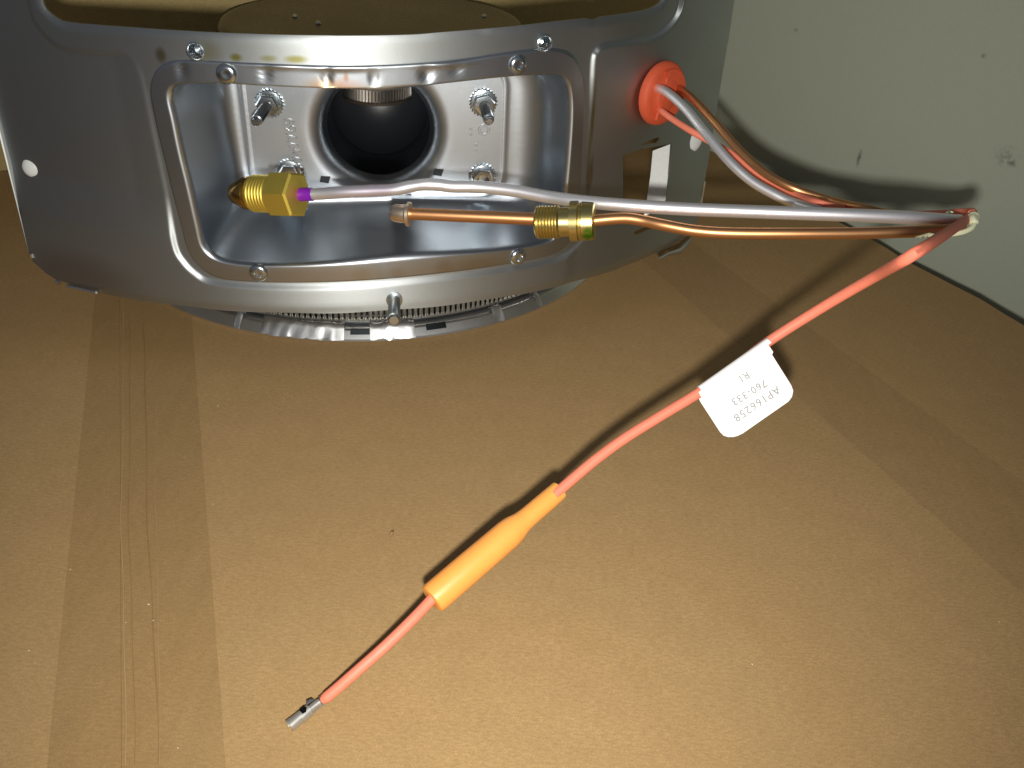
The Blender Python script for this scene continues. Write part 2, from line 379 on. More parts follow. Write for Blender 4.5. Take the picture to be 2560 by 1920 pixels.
# nick in the edge of the opening
hb = [(s, z - (.0006 if topl(1484, 46)[0] < s < topl(1494, 46)[0] else 0)) for s, z in hb]
zt = .150
opening = hb + [(hb[-1][0] + .001, zt - .008), (hb[-1][0] - .006, zt), (hb[0][0] + .006, zt), (hb[0][0] - .001, zt - .008)]
cl = topls([(83, 632), (88, 650), (100, 662), (123, 682), (145, 698), (172, 708)])
cr = topls([(1660, 640), (1698, 628), (1723, 592), (1740, 560), (1753, 506)])
outline = [(sL, zT), (sL, cl[0][1])] + [(max(s, sL), max(z, zB)) for s, z in cl[1:]]
outline += [(cl[-1][0] + k*(cr[0][0] - cl[-1][0])/60, zB + .00015*math.sin(k*.7)) for k in range(1, 60)]
outline += [(min(s, sR), max(z, zB)) for s, z in cr] + [(sR, .045 + k*.01) for k in range(0, 12)] + [(sR, zT)]
sunk_px = [(-120, -60), (40, -30), (83, 54), (119, 98), (152, 121), (217, 132), (307, 139), (336, 155), (352, 188), (363, 230), (377, 300), (402, 416), (422, 515), (440, 615), (462, 655), (491, 683), (524, 701), (600, 711), (723, 716), (897, 713),
           (1096, 695), (1295, 668), (1395, 645), (1440, 615), (1464, 570), (1473, 450), (1476, 300), (1479, 160), (1488, 128), (1510, 113), (1580, 102), (1630, 92), (1672, 62), (1697, 20), (1708, -50)]
sk = topls(sunk_px)
sunk = spl2(sk, 26, False) + [(sk[-1][0] + .002, zT + .02), (sk[0][0], zT + .02)]
sunk_line = np.array(spl2(sk, 26, False))
pan_out_px = [(376, 231), (383, 190), (404, 163), (440, 150), (500, 150), (646, 157), (825, 163), (980, 161), (1147, 148), (1290, 128), (1380, 120), (1428, 132), (1450, 165), (1458, 230), (1457, 350), (1452, 450), (1443, 545), (1425, 600), (1390, 634),
              (1295, 655), (1096, 684), (897, 702), (723, 707), (600, 703), (540, 693), (500, 668), (470, 625), (452, 560), (431, 480), (407, 380), (388, 300)]
pan_out = spl2(topls(pan_out_px), 6)
cutc = np.mean(np.array(pan_out), 0)
pan_cut = [(cutc[0] + (s-cutc[0])*.965, cutc[1] + (z-cutc[1])*.93) for s, z in pan_out]
win_px = [(1556, 388), (1600, 372), (1640, 366), (1677, 358), (1671, 430), (1662, 500), (1648, 522), (1606, 552), (1566, 556), (1556, 500)]
window = [tuple(p) for p in topls(win_px)]
slit1 = topls([(1601, 362), (1622, 350), (1645, 342), (1649, 349), (1640, 358), (1618, 361), (1603, 366)])
slit2 = topls([(1581, 580), (1592, 574), (1646, 552), (1652, 558), (1640, 566), (1588, 587)])
h_left = circ(topl(71, 421), .0034, .0026); h_right = circ(topl(1735, 348), .0036, .0038)
h_e1 = circ(topl(490, 128), .0021); h_e2 = circ(topl(1360, 108), .0021); h_gr = circ(topl(1640, 230), .0085)
holes = [opening, pan_cut, window, slit1, slit2, h_left, h_right, h_e1, h_e2, h_gr]
V = []; Ed = []
def addloop(L):
    o_ = len(V); V.extend([tuple(p) for p in L]); Ed.extend([(o_+i, o_+(i+1) % len(L)) for i in range(len(L))])
addloop(outline)
for h_ in holes: addloop(h_)
s0, s1 = min(p[0] for p in outline), max(p[0] for p in outline)
gx, gz = np.meshgrid(np.arange(s0 + .0006, s1, .0013), np.arange(zB + .0006, zT, .0013)); G = np.stack([gx.ravel(), gz.ravel()], 1)
# extra rows of points along the pressed step
d_ = np.gradient(sunk_line, axis=0); nr = np.stack([-d_[:, 1], d_[:, 0]], 1); nr /= np.linalg.norm(nr, axis=1)[:, None]
EX = [sunk_line + nr*o_ for o_ in (-.0013, -.0009, -.0006, -.0003, 0, .0003, .0006, .0009, .0013)]
G = np.concatenate([G[dist(G, sunk_line, False) > .0016]] + EX)
ok = inside(G, outline) & (dist(G, outline) > .0006)
for h_ in holes: ok &= ~inside(G, h_) & (dist(G, h_) > .0006)
G = G[ok]
allv = [Vector(p) for p in V] + [Vector((float(a), float(b))) for a, b in G]
r_ = delaunay_2d_cdt(allv, Ed, [], 0, 1e-7)
vv = np.array([tuple(p) for p in r_[0]]); tri = [t for t in r_[2]]
cen = np.array([vv[list(t)].mean(0) for t in tri]); keep = inside(cen, outline)
for h_ in holes: keep &= ~inside(cen, h_)
tri = [t for t, k in zip(tri, keep) if k]
def step_n(P):
    P = np.asarray(P); d = dist(P, sunk_line, False); sg = np.where(inside(P, sunk), -1.0, 1.0)*d
    t = np.clip((sg + .0011)/.0022, 0, 1); 
    sa, za = topl(372, 300)[0], topl(420, 560)[1]
    left = np.clip((sa + .012 - P[:, 0])/.02, 0, 1)*np.clip((P[:, 1] - za + .004)/.014, 0, 1)
    right = np.clip((P[:, 0] - topl(1440, 300)[0])/.004, 0, 1)*np.clip((topl(1478, 190)[1] - P[:, 1])/.012, 0, 1)
    n = (.0010 - .0014*left - .0006*right)*(t*t*(3-2*t))
    # rolled edge of the opening and of the bottom rail
    n = n - .0007*np.exp(-(dist(P, opening)/.0007)**2) - .0010*np.exp(-((P[:, 1] - zB)/.0016)**2)
    # gentle oil-canning
    n = n + .00022*np.sin(P[:, 0]*55 + 1.0)*np.sin(P[:, 1]*70)
    return n
nn_ = step_n(vv); TH = .0006
pm = M()
pm.add([cyl(s, z, n) for (s, z), n in zip(vv, nn_)], [tuple(t) for t in tri])
pm.add([cyl(s, z, n - TH) for (s, z), n in zip(vv, nn_)], [tuple(t)[::-1] for t in tri])
for L in [outline] + holes:
    a = step_n(np.array(L)); pm.grid([[cyl(s, z, n) for (s, z), n in zip(L, a)], [cyl(s, z, n - TH) for (s, z), n in zip(L, a)]])
# make winding face outward
plate = pm.build('door_plate', m_plate, door, 50)

# ---- pressed pan (air intake box) behind the opening in the plate
NR = 300
def radial(poly, c, ext, N=NR, ph=0.0):
    """sample a closed polygon at N directions round c in a space stretched by ext"""
    q_ = np.array(poly); q_ = np.concatenate([q_[i] + (q_[(i+1) % len(q_)] - q_[i])*np.linspace(0, 1, 12, endpoint=False)[:, None] for i in range(len(q_))])
    P = (q_ - c) / ext; ang = np.unwrap(np.arctan2(P[:, 1], P[:, 0]))
    if ang[-1] < ang[0]: P = P[::-1]; ang = np.unwrap(np.arctan2(P[:, 1], P[:, 0]))
    rad = np.hypot(P[:, 0], P[:, 1]); A = np.concatenate([ang - 2*math.pi, ang, ang + 2*math.pi]); Rr = np.concatenate([rad]*3)
    th = np.arange(N)/N*2*math.pi - math.pi + 1e-4
    base = ang[0]; th2 = (th - base) % (2*math.pi) + base; k = np.argsort(A)
    r = np.interp(th2, A[k], Rr[k]); return np.stack([c[0] + np.cos(th)*r*ext[0], c[1] + np.sin(th)*r*ext[1]], 1)
lip_px = [(424, 246), (430, 222), (450, 212), (531, 213), (645, 220), (802, 226), (930, 224), (1057, 218), (1171, 208), (1300, 196), (1380, 189), (1412, 199), (1424, 232), (1426, 291), (1420, 381), (1412, 466), (1404, 545), (1385, 585), (1345, 606), (1096, 634), (897, 654), (698, 660),
          (599, 656), (540, 644), (508, 615), (494, 562), (474, 470), (452, 380), (436, 300)]
lip = spl2(topls(lip_px), 6)
C0 = np.mean(np.array(lip), 0); EXT = np.array([.075, .034])
O2 = radial(pan_out, C0, EXT); L2 = radial(lip, C0, EXT)
A8 = math.radians(7); n0 = Vector((math.sin(A8), -math.cos(A8), 0)); e0 = Vector((math.cos(A8), math.sin(A8), 0))   # pan axis (towards viewer) and its right
PD = .036
pf = cyl(RP*math.radians(9), 0) - n0*PD        # a point of the pan floor
def onfloor(px, py, dep=0.0):
    d = ray(px, py); q = pf - n0*dep; t = (q - CAM).dot(n0)/d.dot(n0); return CAM + d*t
def fl(p): return ((Vector(p) - pf).dot(e0), p[2])
def flw(u, z, dep=0.0): q = pf + e0*u - n0*dep; return Vector((q.x, q.y, z))
fz_t = L2[:, 1].max() - .0012
uL = fl(onfloor(612, 330))[0]; uR = fl(onfloor(1266, 330))[0]; zb_ = fl(onfloor(940, 492))[1]
rr_ = .0085
floor_poly = []
for cx_, cz_, a0 in ((uR - rr_, fz_t - rr_, 0), (uL + rr_, fz_t - rr_, 90), (uL + rr_, zb_ + rr_, 180), (uR - rr_, zb_ + rr_, 270)):
    floor_poly += [(cx_ + rr_*math.cos(math.radians(a0 + k*9)), cz_ + rr_*math.sin(math.radians(a0 + k*9))) for k in range(11)]
hc = fl(onfloor(946, 330)); HR = .0174
FE = np.array([.049, .026]); F2 = radial(floor_poly, np.array([(uL+uR)/2, (fz_t+zb_)/2]), FE)
th = np.arange(NR)/NR*2*math.pi - math.pi + 1e-4
def dent(P):
    n = np.zeros(len(P))
    for px, py, rx, rz, dp in ((456, 172, .0006, .0026, .0007), (664, 182, .0008, .0022, .0005), (817, 189, .0009, .0024, .0008), (936, 193, .0007, .0022, .0006), (1066, 185, .0013, .0022, .0008), (1140, 173, .0010, .0016, .0005), (700, 163, .005, .0008, -.0004), (850, 168, .008, .0008, -.0005), (1110, 160, .007, .0008, -.0006)):
        c = topl(px, py); n -= dp*np.exp(-((P[:, 0]-c[0])/rx)**2 - ((P[:, 1]-c[1])/rz)**2)
    return n
rings = []
FN = .0006
for t in np.linspace(0, 1, 15):
    P = O2 + (L2 - O2)*(t*.86)
    dn = dent(P); rings.append([cyl(s, z, (FN if t > 0 else .0001) + d) for (s, z), d in zip(P, dn)])
P86 = O2 + (L2 - O2)*.86
Lr = [cyl(s, z, FN) for s, z in P86]; Fr = [flw(u, z) for u, z in F2]
RL = .0020
for k in range(1, 12):
    ph = k/11*math.pi/2*.94; ring = []
    for a, b in zip(Lr, Fr):
        d = b - a; lat = d - n0*d.dot(n0); ring.append(a + lat.normalized()*RL*math.sin(ph) - n0*RL*(1 - math.cos(ph)))
    rings.append(ring)
last = rings[-1]
for k in range(1, 34):
    ph = k/33*math.pi/2; u = 1 - math.cos(ph)**.80; v = math.sin(ph)**1.0; u = u*.90 + .10*(k/33); ring = []
    for a, b in zip(last, Fr):
        d = b - a; dep = d.dot(n0); lat = d - n0*dep; ring.append(a + lat*u + n0*dep*v)
    rings.append(ring)
cF = Vector(((uL+uR)/2, (fz_t+zb_)/2))
for sc, dp in ((.985, -.0003), (.970, -.0001), (.955, 0)):
    rings.append([flw(cF.x + (u-cF.x)*sc, cF.y + (z-cF.y)*sc, dp) for u, z in F2])
Hc2 = [(hc[0] + HR*math.cos(a), hc[1] + HR*math.sin(a)) for a in th]
FR = .0070
HO = [(hc[0] + (HR+FR)*math.cos(a), hc[1] + (HR+FR)*math.sin(a)) for a in th]
for t in np.linspace(.08, 1, 12): rings.append([flw(u + (uu-u)*t, z + (zz-z)*t) for (u, z), (uu, zz) in zip(F2, HO)])
for k in range(1, 12):
    ph = k/11*math.pi/2
    rings.append([flw(hc[0] + (HR + FR*(1-math.sin(ph)))*math.cos(a), hc[1] + (HR + FR*(1-math.sin(ph)))*math.sin(a), FR*(1-math.cos(ph))) for a in th])
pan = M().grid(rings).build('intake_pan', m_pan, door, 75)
# mixing tube
def hcirc(r, dep, n=72): return [flw(hc[0] + r*math.cos(2*math.pi*i/n), hc[1] + r*math.sin(2*math.pi*i/n), dep) for i in range(n)]
M().grid([hcirc(HR+.0001, FR - .0004), hcirc(HR, FR + .003), hcirc(HR*.97, FR + .010), hcirc(HR*.97, FR + .019), hcirc(HR*1.06, FR + .0205)]).build('mixing_tube', steel('tube_steel', (.16, .175, .20), .22, .3, .15, .06).m, door)
M().grid([hcirc(HR*1.05, FR + .0200), hcirc(HR*1.06, FR + .024), hcirc(HR*1.04, FR + .030), hcirc(HR*.85, FR + .038), hcirc(HR*.4, FR + .044), hcirc(.0005, FR+.044)]).build('mixing_chamber', simple('chamber_black', (.018, .020, .024), .4, .0), door)  # near-black colour puts the shade of the depth into the chamber wall
# perforated ring hanging inside the tube
pr = M(); pc = flw(hc[0] - .001, 0, FR + .0285); PRR = .0122; zb = onfloor(937, 262, FR + .018).z
npf = 64
for i in range(npf):
    a = 2*math.pi*i/npf
    for j in range(1):
        z0_ = zb + .0012; tw = .25
        pts = []
        for da, zz, rad in ((0, z0_, PRR), (.6, z0_, PRR - .0003), (.6 + tw, z0_ + .0066, PRR - .0003), (tw, z0_ + .0066, PRR)):
            b = a + da*2*math.pi/npf; pts.append(Vector((pc.x + rad*math.sin(b), pc.y - rad*math.cos(b), zz)))
        pr.add(pts + [p + Vector((math.sin(a), -math.cos(a), 0))*-.0006 for p in pts], [(0, 1, 2, 3), (7, 6, 5, 4), (0, 4, 5, 1), (1, 5, 6, 2), (2, 6, 7, 3), (3, 7, 4, 0)])
pr.lathe((pc.x, pc.y, zb), (pc.x, pc.y, zb + .1), [(0, PRR - .0008), (0, PRR + .0002), (.001, PRR + .0002), (.001, PRR - .0008)], 60, False, False, mi=1)
pr.lathe((pc.x, pc.y, zb), (pc.x, pc.y, zb + .1), [(.0, PRR - .0009), (.0080, PRR - .0009)], 60, True, True, mi=1)
pr.build('perforated_ring', [m_mesh, m_disc], door, smooth=False)

# ---- fasteners
def rivet(px, py, r=.0030, base=FN, name='rivet'):
    s, z = topl(px, py); c = cyl(s, z, base - .0002); nn = cyln(s)
    M().lathe(c, c + nn, [(0, r), (.0004, r), (.0010, r*.86), (.0013, r*.62), (.0013, r*.42), (.0006, r*.34), (.0005, .0001)], 28).build(name, m_zinc, door, 50)
for p in ((568, 183), (1293, 160), (648, 680), (1293, 640)): rivet(*p)
for px, py, r in ((490, 128, .0021), (1360, 108, .0021)):
    s, z = topl(px, py); c = cyl(s, z, .0003); nn = cyln(s)
    M().lathe(c, c - nn, [(-.0004, r*1.25), (-.0006, r*1.1), (-.0003, r*.95), (.0, r*.9)] + [q for k in range(5) for q in ((.0006 + k*.0008, r*.80), (.0010 + k*.0008, r*.92))] + [(.005, r*.3)], 28, False, True).build('threaded_collar', m_zinc, door, 30)
for px, py, r in ((73, 421, .0028), (1733, 348, .0047)):
    s, z = topl(px, py); c = cyl(s, z, -.0010); nn = (cyln(s) + (CAM - c).normalized()*.8).normalized()
    M().lathe(c, c + nn, [(0, r*1.1), (.0004, r), (.0009, r*.75), (.0012, r*.4), (.0013, .0001)], 28).build('white_dome', m_glare, door, 60)  # white domes added in the two holes, tilted to carry their glare
s, z = topl(985, 745); c = cyl(s, z, .0012); nn = cyln(s)
st = [(0, .0027), (.0006, .0027), (.0008, .0018)]
for k in range(18): st += [(.001 + k*.00085, .00180), (.0014 + k*.00085, .00194)]
tip = 0.0175
nn = (nn + Vector((-.12, 0, .10))).normalized(); M().lathe(c, c + nn, st + [(tip - .0006, .0019), (tip, .0014)], 24).build('threaded_stud', m_zinc, door, 25)
def nut(px, py, stud=0.0, hollow=False, ang=0.2, lean=(0, 0)):
    c = onfloor(px, py, .0); ax = (n0 + e0*lean[0] + Vector((0, 0, 1))*lean[1]).normalized(); m = M()
    # serrated washer
    seg = 48; u = ax.orthogonal().normalized(); v = ax.cross(u); rg = []
    for t, r, am in ((0, .0045, .0002), (.0008, .0046, .0003), (.0013, .0042, .0002), (.0015, .0034, 0)):
        rg.append([c + ax*t + (u*math.cos(2*math.pi*i/seg) + v*math.sin(2*math.pi*i/seg))*(r + (am if i % 2 else -am)) for i in range(seg)])
    m.grid(rg, True, True, True)
    no = m.build('washer', m_zinc, door, 25)
    h = M(); h.lathe(c, c + ax, [(.0014, .0038), (.0040, .0038), (.0044, .0034), (.0045, .0027 if not hollow else .0023)] + ([(.0030, .0021), (.0012, .0020)] if hollow else []), 6, False, True, ang).build('hex_nut', m_zinc, door, 20)
    if stud:
        pr_ = [(0, .0018)]
        for k in range(int((stud-.003)/.0009)): pr_ += [(.0046 + k*.0009, .00165), (.0050 + k*.0009, .0018)] if .0050 + k*.0009 < stud - .002 else []
        pr_ += [(stud - .0018, .0017), (stud - .0016, .0013), (stud, .0012), (stud + .0003, .0010)]
        M().lathe(c, c + ax, pr_, 22).build('stud', m_zinc, door, 25)
nut(674, 257, .021, lean=(-.09, 0)); nut(1208, 255, .021, ang=.5, lean=(.02, 0)); nut(1206, 440, hollow=True, ang=.1); nut(724, 430, hollow=True)
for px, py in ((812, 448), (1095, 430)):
    c = onfloor(px, py); M().prism([c + e0*a + Vector((0, 0, b)) for a, b in ((-.0018, -.0009), (.0012, -.0014), (.002, .001), (-.0012, .0013))], n0*.0003).build('dark_plate', m_dark, door, smooth=False)  # dark plates stand in for the darkness of holes; floor stays uncut
# bent tab in the plate's side window: faces the viewer
Zt = proj(cyl(*topl(1674, 430), 0))[2]
tb = [at(1677, 360, Zt), at(1664, 500, Zt), at(1652, 515, Zt), at(1608, 545, Zt + .001), at(1614, 520, Zt + .001), at(1626, 440, Zt + .001), at(1632, 377, Zt + .001)]
M().prism(tb, -(R @ Vector((0, 0, .0009)))).build('bent_tab', m_glare, door, smooth=False)  # steel tab coloured white for the flash glare on it
# stamped characters (raised metal)
def text(body, origin, right, up, size, depth, name, mat, parent, spacing=1.0, align='CENTER'):
    cu = bpy.data.curves.new(name, 'FONT'); cu.body = body; cu.size = size; cu.extrude = depth; cu.align_x = align; cu.align_y = 'CENTER'; cu.space_character = spacing; cu.resolution_u = 2
    if depth > .0001: cu.bevel_depth = .00012; cu.bevel_resolution = 1
    to = bpy.data.objects.new(name + '_tmp', cu); COL.objects.link(to)
    dg = bpy.context.evaluated_depsgraph_get(); dg.update(); me = bpy.data.meshes.new_from_object(to.evaluated_get(dg)); bpy.data.objects.remove(to); 
    right = right.normalized(); up = (up - right*up.dot(right)).normalized(); nz = right.cross(up)
    base = parent_base(parent)
    me.transform(Matrix(((right.x, up.x, nz.x, origin.x - base.x), (right.y, up.y, nz.y, origin.y - base.y), (right.z, up.z, nz.z, origin.z - base.z), (0, 0, 0, 1))))
    me.materials.clear(); me.materials.append(mat); me.name = name
    o = bpy.data.objects.new(name, me); COL.objects.link(o); o.parent = parent; return o
UP = Vector((0, 0, 1))
c = onfloor(733, 352); text('947769', c, UP + e0*-.10, -e0, .0050, .00018, 'stamped_number', m_pan, door, 1.05)
c = onfloor(1200, 326); text(': O', c, e0, UP, .0055, .00012, 'stamped_mark', m_pan, door)
c = onfloor(1190, 366); text(':', c, e0, UP, .005, .00012, 'stamped_mark', m_pan, door)
s, z = topl(170, 548); text('16', cyl(s, z, .00012), -Vector((math.cos(s/RP), math.sin(s/RP), 0)) + UP*.0, -UP, .0078, .00012, 'stamped_number', m_plate, door, 1.25)
mk = M()
for a, b in (((111, 633), (114, 640)), ((137, 627), (142, 635)), ((149, 624), (152, 632)), ((158, 630), (162, 640)), ((176, 630), (182, 638)), ((186, 634), (192, 646)), ((200, 640), (204, 650)), ((226, 648), (228, 656)), ((232, 642), (240, 658)), ((240, 660), (244, 646))):
    p, q = topl(*a), topl(*b); mk.tube([cyl(*p, .0003), cyl(*q, .0003)], .00022, 6)
mk.build('stamped_mark', m_plate, door)
# bright chipped edges of the plate
for L in (((84, 630), (86, 640)), ((148, 700), (156, 704)), ((175, 711), (205, 717), (247, 727))):
    pts = [cyl(topl(*p)[0], max(topl(*p)[1], zB + .0004), .0012) for p in L]; M().tube(pts, .0006 if len(L) == 3 else .0008, 8).build('burr', m_bright, door)
pts = [cyl(topl(*p)[0], topl(*p)[1], .0012) for p in ((1642, 645), (1660, 634), (1690, 626), (1706, 612), (1722, 592))]; M().tube(pts, [.0010, .0007, .0013, .0012, .0003], 8).build('burr', m_bright, door)
pts = [cyl(sR, topl(1765, y)[1], .0004) for y in (450, 480, 505)] ; M().tube(pts, .0005, 6).build('burr', m_bright, door)

# ---- lower flame trap: rim, slotted ring, plate
DC = Vector((-.0655, .3895, 0)); RR = .1035
rim = M()
prof = [(0.0, RR - .012), (0.0, RR - .001), (.0004, RR + .0002), (.0009, RR + .0002), (.0013, RR - .0003), (.0036, RR - .0018), (.0041, RR - .0025), (.0041, RR - .0034), (.0036, RR - .0042), (.0036, RR - .012)]
rim.lathe(DC, DC + UP, prof, 260, False, False); rimo = rim.build('rim', m_rim, door, 50)
# crimped clips on the rim
def polar(r, a, z): return Vector((DC.x + r*math.sin(a), DC.y - r*math.cos(a), z))
def rim_angle(px, py): p = onz(px, py, .002); return math.atan2(p.x - DC.x, -(p.y - DC.y))
for a, b in (((664, 812), (860, 842)), ((925, 845), (1040, 838)), ((1225, 790), (1245, 782)), ((600, 800), (612, 804)), ((1340, 760), (1352, 756))):
    a0, a1 = rim_angle(*a), rim_angle(*b); k_ = max(3, int(abs(a1-a0)*80)); rg = []
    for r, z_ in ((RR + .0004, .0010), (RR - .0001, .0020), (RR - .0018, .0044), (RR - .0028, .0056), (RR - .0042, .0059), (RR - .0052, .0046)):
        rg.append([polar(r + .0002*rng.normal(), a0 + (a1-a0)*i/k_, z_ + .0002*rng.normal()) for i in range(k_+1)])
    M().grid(rg, closed=False).build('rim_clip', m_rim, door, 60)
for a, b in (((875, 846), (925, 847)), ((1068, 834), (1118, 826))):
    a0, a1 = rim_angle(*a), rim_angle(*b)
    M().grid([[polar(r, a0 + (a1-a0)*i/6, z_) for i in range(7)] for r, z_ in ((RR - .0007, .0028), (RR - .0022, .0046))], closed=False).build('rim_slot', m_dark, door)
trap = M(); nf = 300; r0 = RR - .0070
for i in range(nf):
    a = 2*math.pi*i/nf; w_ = .30*2*math.pi/nf
    for zA, zB_ in ((.0050, .0115), (.0125, .0182)):
        p = [polar(r0, a - w_, zA), polar(r0 + .0007, a, zA), polar(r0, a + w_, zA), polar(r0, a + w_, zB_), polar(r0 + .0007, a, zB_), polar(r0, a - w_, zB_)]
        trap.add(p, [(0, 1, 4, 5), (1, 2, 3, 4)])
for zz in (.0046, .0116, .0182): trap.lathe(DC + UP*zz, DC + UP*(zz+.01), [(0, r0 - .0004), (0, r0 + .0004), (.0009, r0 + .0004), (.0009, r0 - .0004)], 200, False, False)
t_ = trap.build('slotted_ring', m_mesh, door, smooth=False); t_['kind'] = 'stuff'
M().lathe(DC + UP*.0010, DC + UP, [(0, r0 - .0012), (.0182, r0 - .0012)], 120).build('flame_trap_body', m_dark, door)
M().lathe(DC + UP*.0192, DC + UP, [(0, r0 + .001), (.001, r0 + .001), (.0016, r0 - .002), (.0018, .02)], 160).build('flame_trap_cover', m_pan, door)
BC = Vector((-.0650, .413, 0))
M().lathe(BC + UP*.021, BC + UP, [(0, .026), (.030, .022), (.048, .030), (.0515, .040)], 64).build('burner_neck', m_pan, door)
zc = .0825; RC = .0632
M().lathe(BC + UP*(zc - .009), BC + UP, [(0, RC - .006), (.001, RC - .001), (.0035, RC + .0004), (.0065, RC), (.0085, RC - .0012), (.0090, RC - .0030), (.0086, RC - .0060), (.0084, RC*.6), (.0082, .0001)], 200).build('burner_cap', m_disc, door, 50)
M().lathe(BC + UP*(zc - .0165), BC + UP, [(0, .040), (.002, RC - .010), (.0074, RC - .009)], 120).build('burner_port_ring', m_mesh, door)
# small weld blobs on the cap
for px, py in ((737, 38), (795, 55), (1210, 38)):
    d = ray(px, py); t = (zc - H)/d.z; p = CAM + d*t; M().lathe(p - UP*.0004, p + UP, [(0, .0012), (.0006, .0010), (.0009, .0004)], 12).build('weld_spot', m_zinc, door)

# ---- grommet
gs, gz_ = topl(1640, 229); gn = cyln(gs); gc = cyl(gs, gz_, .0015); gr = Vector((math.cos(gs/RP), math.sin(gs/RP), 0))
GR = .0103
grom = M().lathe(gc, gc + gn, [(-.003, .008), (0, .0082), (.0, GR), (.0006, GR + .0003), (.0022, GR), (.0030, GR - .0008), (.0033, GR - .0024), (.0033, .0060), (.0040, .0052), (.0044, .0046), (.0044, .0001)], 56).build('grommet', m_grom, door, 50)
# raised half-moon land with its groove
land = []
for k in range(17):
    a = math.radians(-70 + 180*k/16); land.append(gc + gn*.0034 + (gr*math.cos(a) + UP*math.sin(a))*.0086)
M().prism(land, gn*.0007).build('grommet_land', m_grom, grom, 45)
M().tube([gc + gn*.0036 + gr*(-.0045) + UP*(-.0075), gc + gn*.0040 - gr*.0030, gc + gn*.0036 - gr*.0010 + UP*.0078], .0006, 8).build('grommet_rib', m_grom, grom)

# ------------------------------------------------------------------ tubes and the wire
Zg = proj(gc + gn*.004)[2]
def path(pts, n=10): return catmull([at(*p) for p in pts], n)
def px2m(px, Z): return px/F*Z
# aluminium tube
base = at(2400, 545, .262)
alu = thing('aluminium_gas_tube', at(700, 486, .281), 'silver aluminium tube looping from the orange grommet to a large yellow brass nut', 'tube')
ra = .00178
AP = [(1626, 214, Zg + .006), (1640, 219, Zg - .003), (1668, 231, Zg - .010), (1712, 270, Zg - .018), (1762, 331, Zg - .026), (1821, 401, Zg - .031), (1876, 451, Zg - .034), (1932, 484, Zg - .037), (1985, 508, Zg - .040), (2070, 530, Zg - .047), (2180, 536, .300), (2300, 545, .287), (2375, 549, .274), (2398, 551, .264), (2380, 552, .256), (2330, 548, .252), (2250, 543, .250), (2100, 537, .250), (1900, 530, .252),
      (1700, 522, .255), (1550, 512, .259), (1450, 503, .263), (1370, 492, .267), (1280, 476, .270), (1190, 467, .272), (1130, 466, .272), (1096, 462, .272), (1060, 461, .272), (1025, 466, .2725), (985, 474, .273), (930, 477, .274), (860, 480, .275), (800, 484, .277), (764, 486, .278)]
ap = path(AP, 8)
np_ = len(ap); rad = [(ra if i > np_*.42 else ra*(.80 + .20*max(0, (i/np_-.30)/.12)))*(1 + .02*math.sin(i*.45)*(1 if i > np_*.8 else .1)) for i in range(np_)]
m_alut = steel('aluminium_tube', (.93, .92, .96), .44, .05, .2, .04)
_c = m_alut.b.inputs['Base Color'].links[0].from_socket
for px, rx, k in ((960, .005, .35), (860, .009, .16), (915, .005, .22)):
    p = at(px, 478, .274) - alu.location; _c = m_alut.mix(m_alut.math('MULTIPLY', m_alut.spot(p, (rx, .01, .01), .2), k), _c, (.62, .38, .66))
m_alut.link(_c, m_alut.b.inputs['Base Color'])
m_alut.b.inputs['Metallic'].default_value = .85
M().tube(ap, rad, 22).build('tube', m_alut.m, alu, 60)
fa = at(584, 482, .286); fb = at(752, 487, .277); ax = (fb - fa).normalized(); Lf = (fb - fa).length
def fr(x): return (x - 584)/(752 - 584)*Lf
Zm = .281; pm_ = lambda q: px2m(q, Zm)
M().lathe(fa, fb, [(0, .0002), (.0, pm_(24)), (fr(588), pm_(27)), (fr(612), pm_(40)), (fr(622), pm_(42)), (fr(626), pm_(41)), (fr(630), pm_(34)), (fr(637), pm_(32))], 40, False, True).build('compression_sleeve', m_brass3, alu, 30)
th_ = [(fr(634), pm_(30)), (fr(635), pm_(44))]
for k in range(7): th_ += [(fr(638 + k*7.4), pm_(45)), (fr(640.5 + k*7.4), pm_(46.6)), (fr(643 + k*7.4), pm_(46.6))]
th_ += [(fr(692), pm_(46)), (fr(694), pm_(46))]
nb = M().lathe(fa, fb, th_, 48).build('threaded_collar', m_brass, alu, 25)
_ax = (fb - fa).normalized(); _u = _ax.orthogonal().normalized(); _v = _ax.cross(_u); _c = (CAM - fb).normalized(); HPH = math.atan2(_c.dot(_v), _c.dot(_u))
hx = M(); hx.lathe(fa, fb, [(fr(691), pm_(50)), (fr(694), pm_(60)), (fr(742), pm_(60)), (fr(746), pm_(54)), (fr(747), pm_(20))], 6, True, True, HPH).build('hex_nut', m_brass, alu, 15)
pp = [p for p in ap if proj(p)[0] < 782 and proj(p)[2] < .29]
pp = [at(782, 485.5, .2775), at(764, 486, .278), at(742, 487, .2785)]
M().tube(pp, ra*1.12, 20).build('purple_band', m_purp, alu)
# copper lead (flame sensor)
cop = thing('copper_sensor_lead', at(1412, 555, .262), 'copper tube looping from the grommet to a round tip, its brass nut smudged green', 'tube')
CP = [(1672, 206, Zg + .012), (1684, 214, Zg + .004), (1731, 246, Zg - .004), (1791, 310, Zg - .014), (1851, 378, Zg - .020), (1912, 432, Zg - .026), (1982, 470, Zg - .031), (2070, 500, Zg - .033), (2180, 526, Zg - .047), (2290, 545, .284), (2370, 558, .273), (2402, 566, .262), (2385, 572, .253), (2330, 577, .249), (2250, 580, .247), (2150, 583, .247), (1980, 584, .248), (1830, 583, .250), (1740, 577, .252), (1660, 563, .254), (1610, 552, .256), (1570, 546, .257), (1530, 547, .258), (1480, 552, .259)]
_cp = path(CP, 8)
M().tube(_cp, [.00132 + .00024*min(1, max(0, (i/len(_cp) - .35)/.12)) for i in range(len(_cp))], 18).build('tube', m_cop, cop, 60)
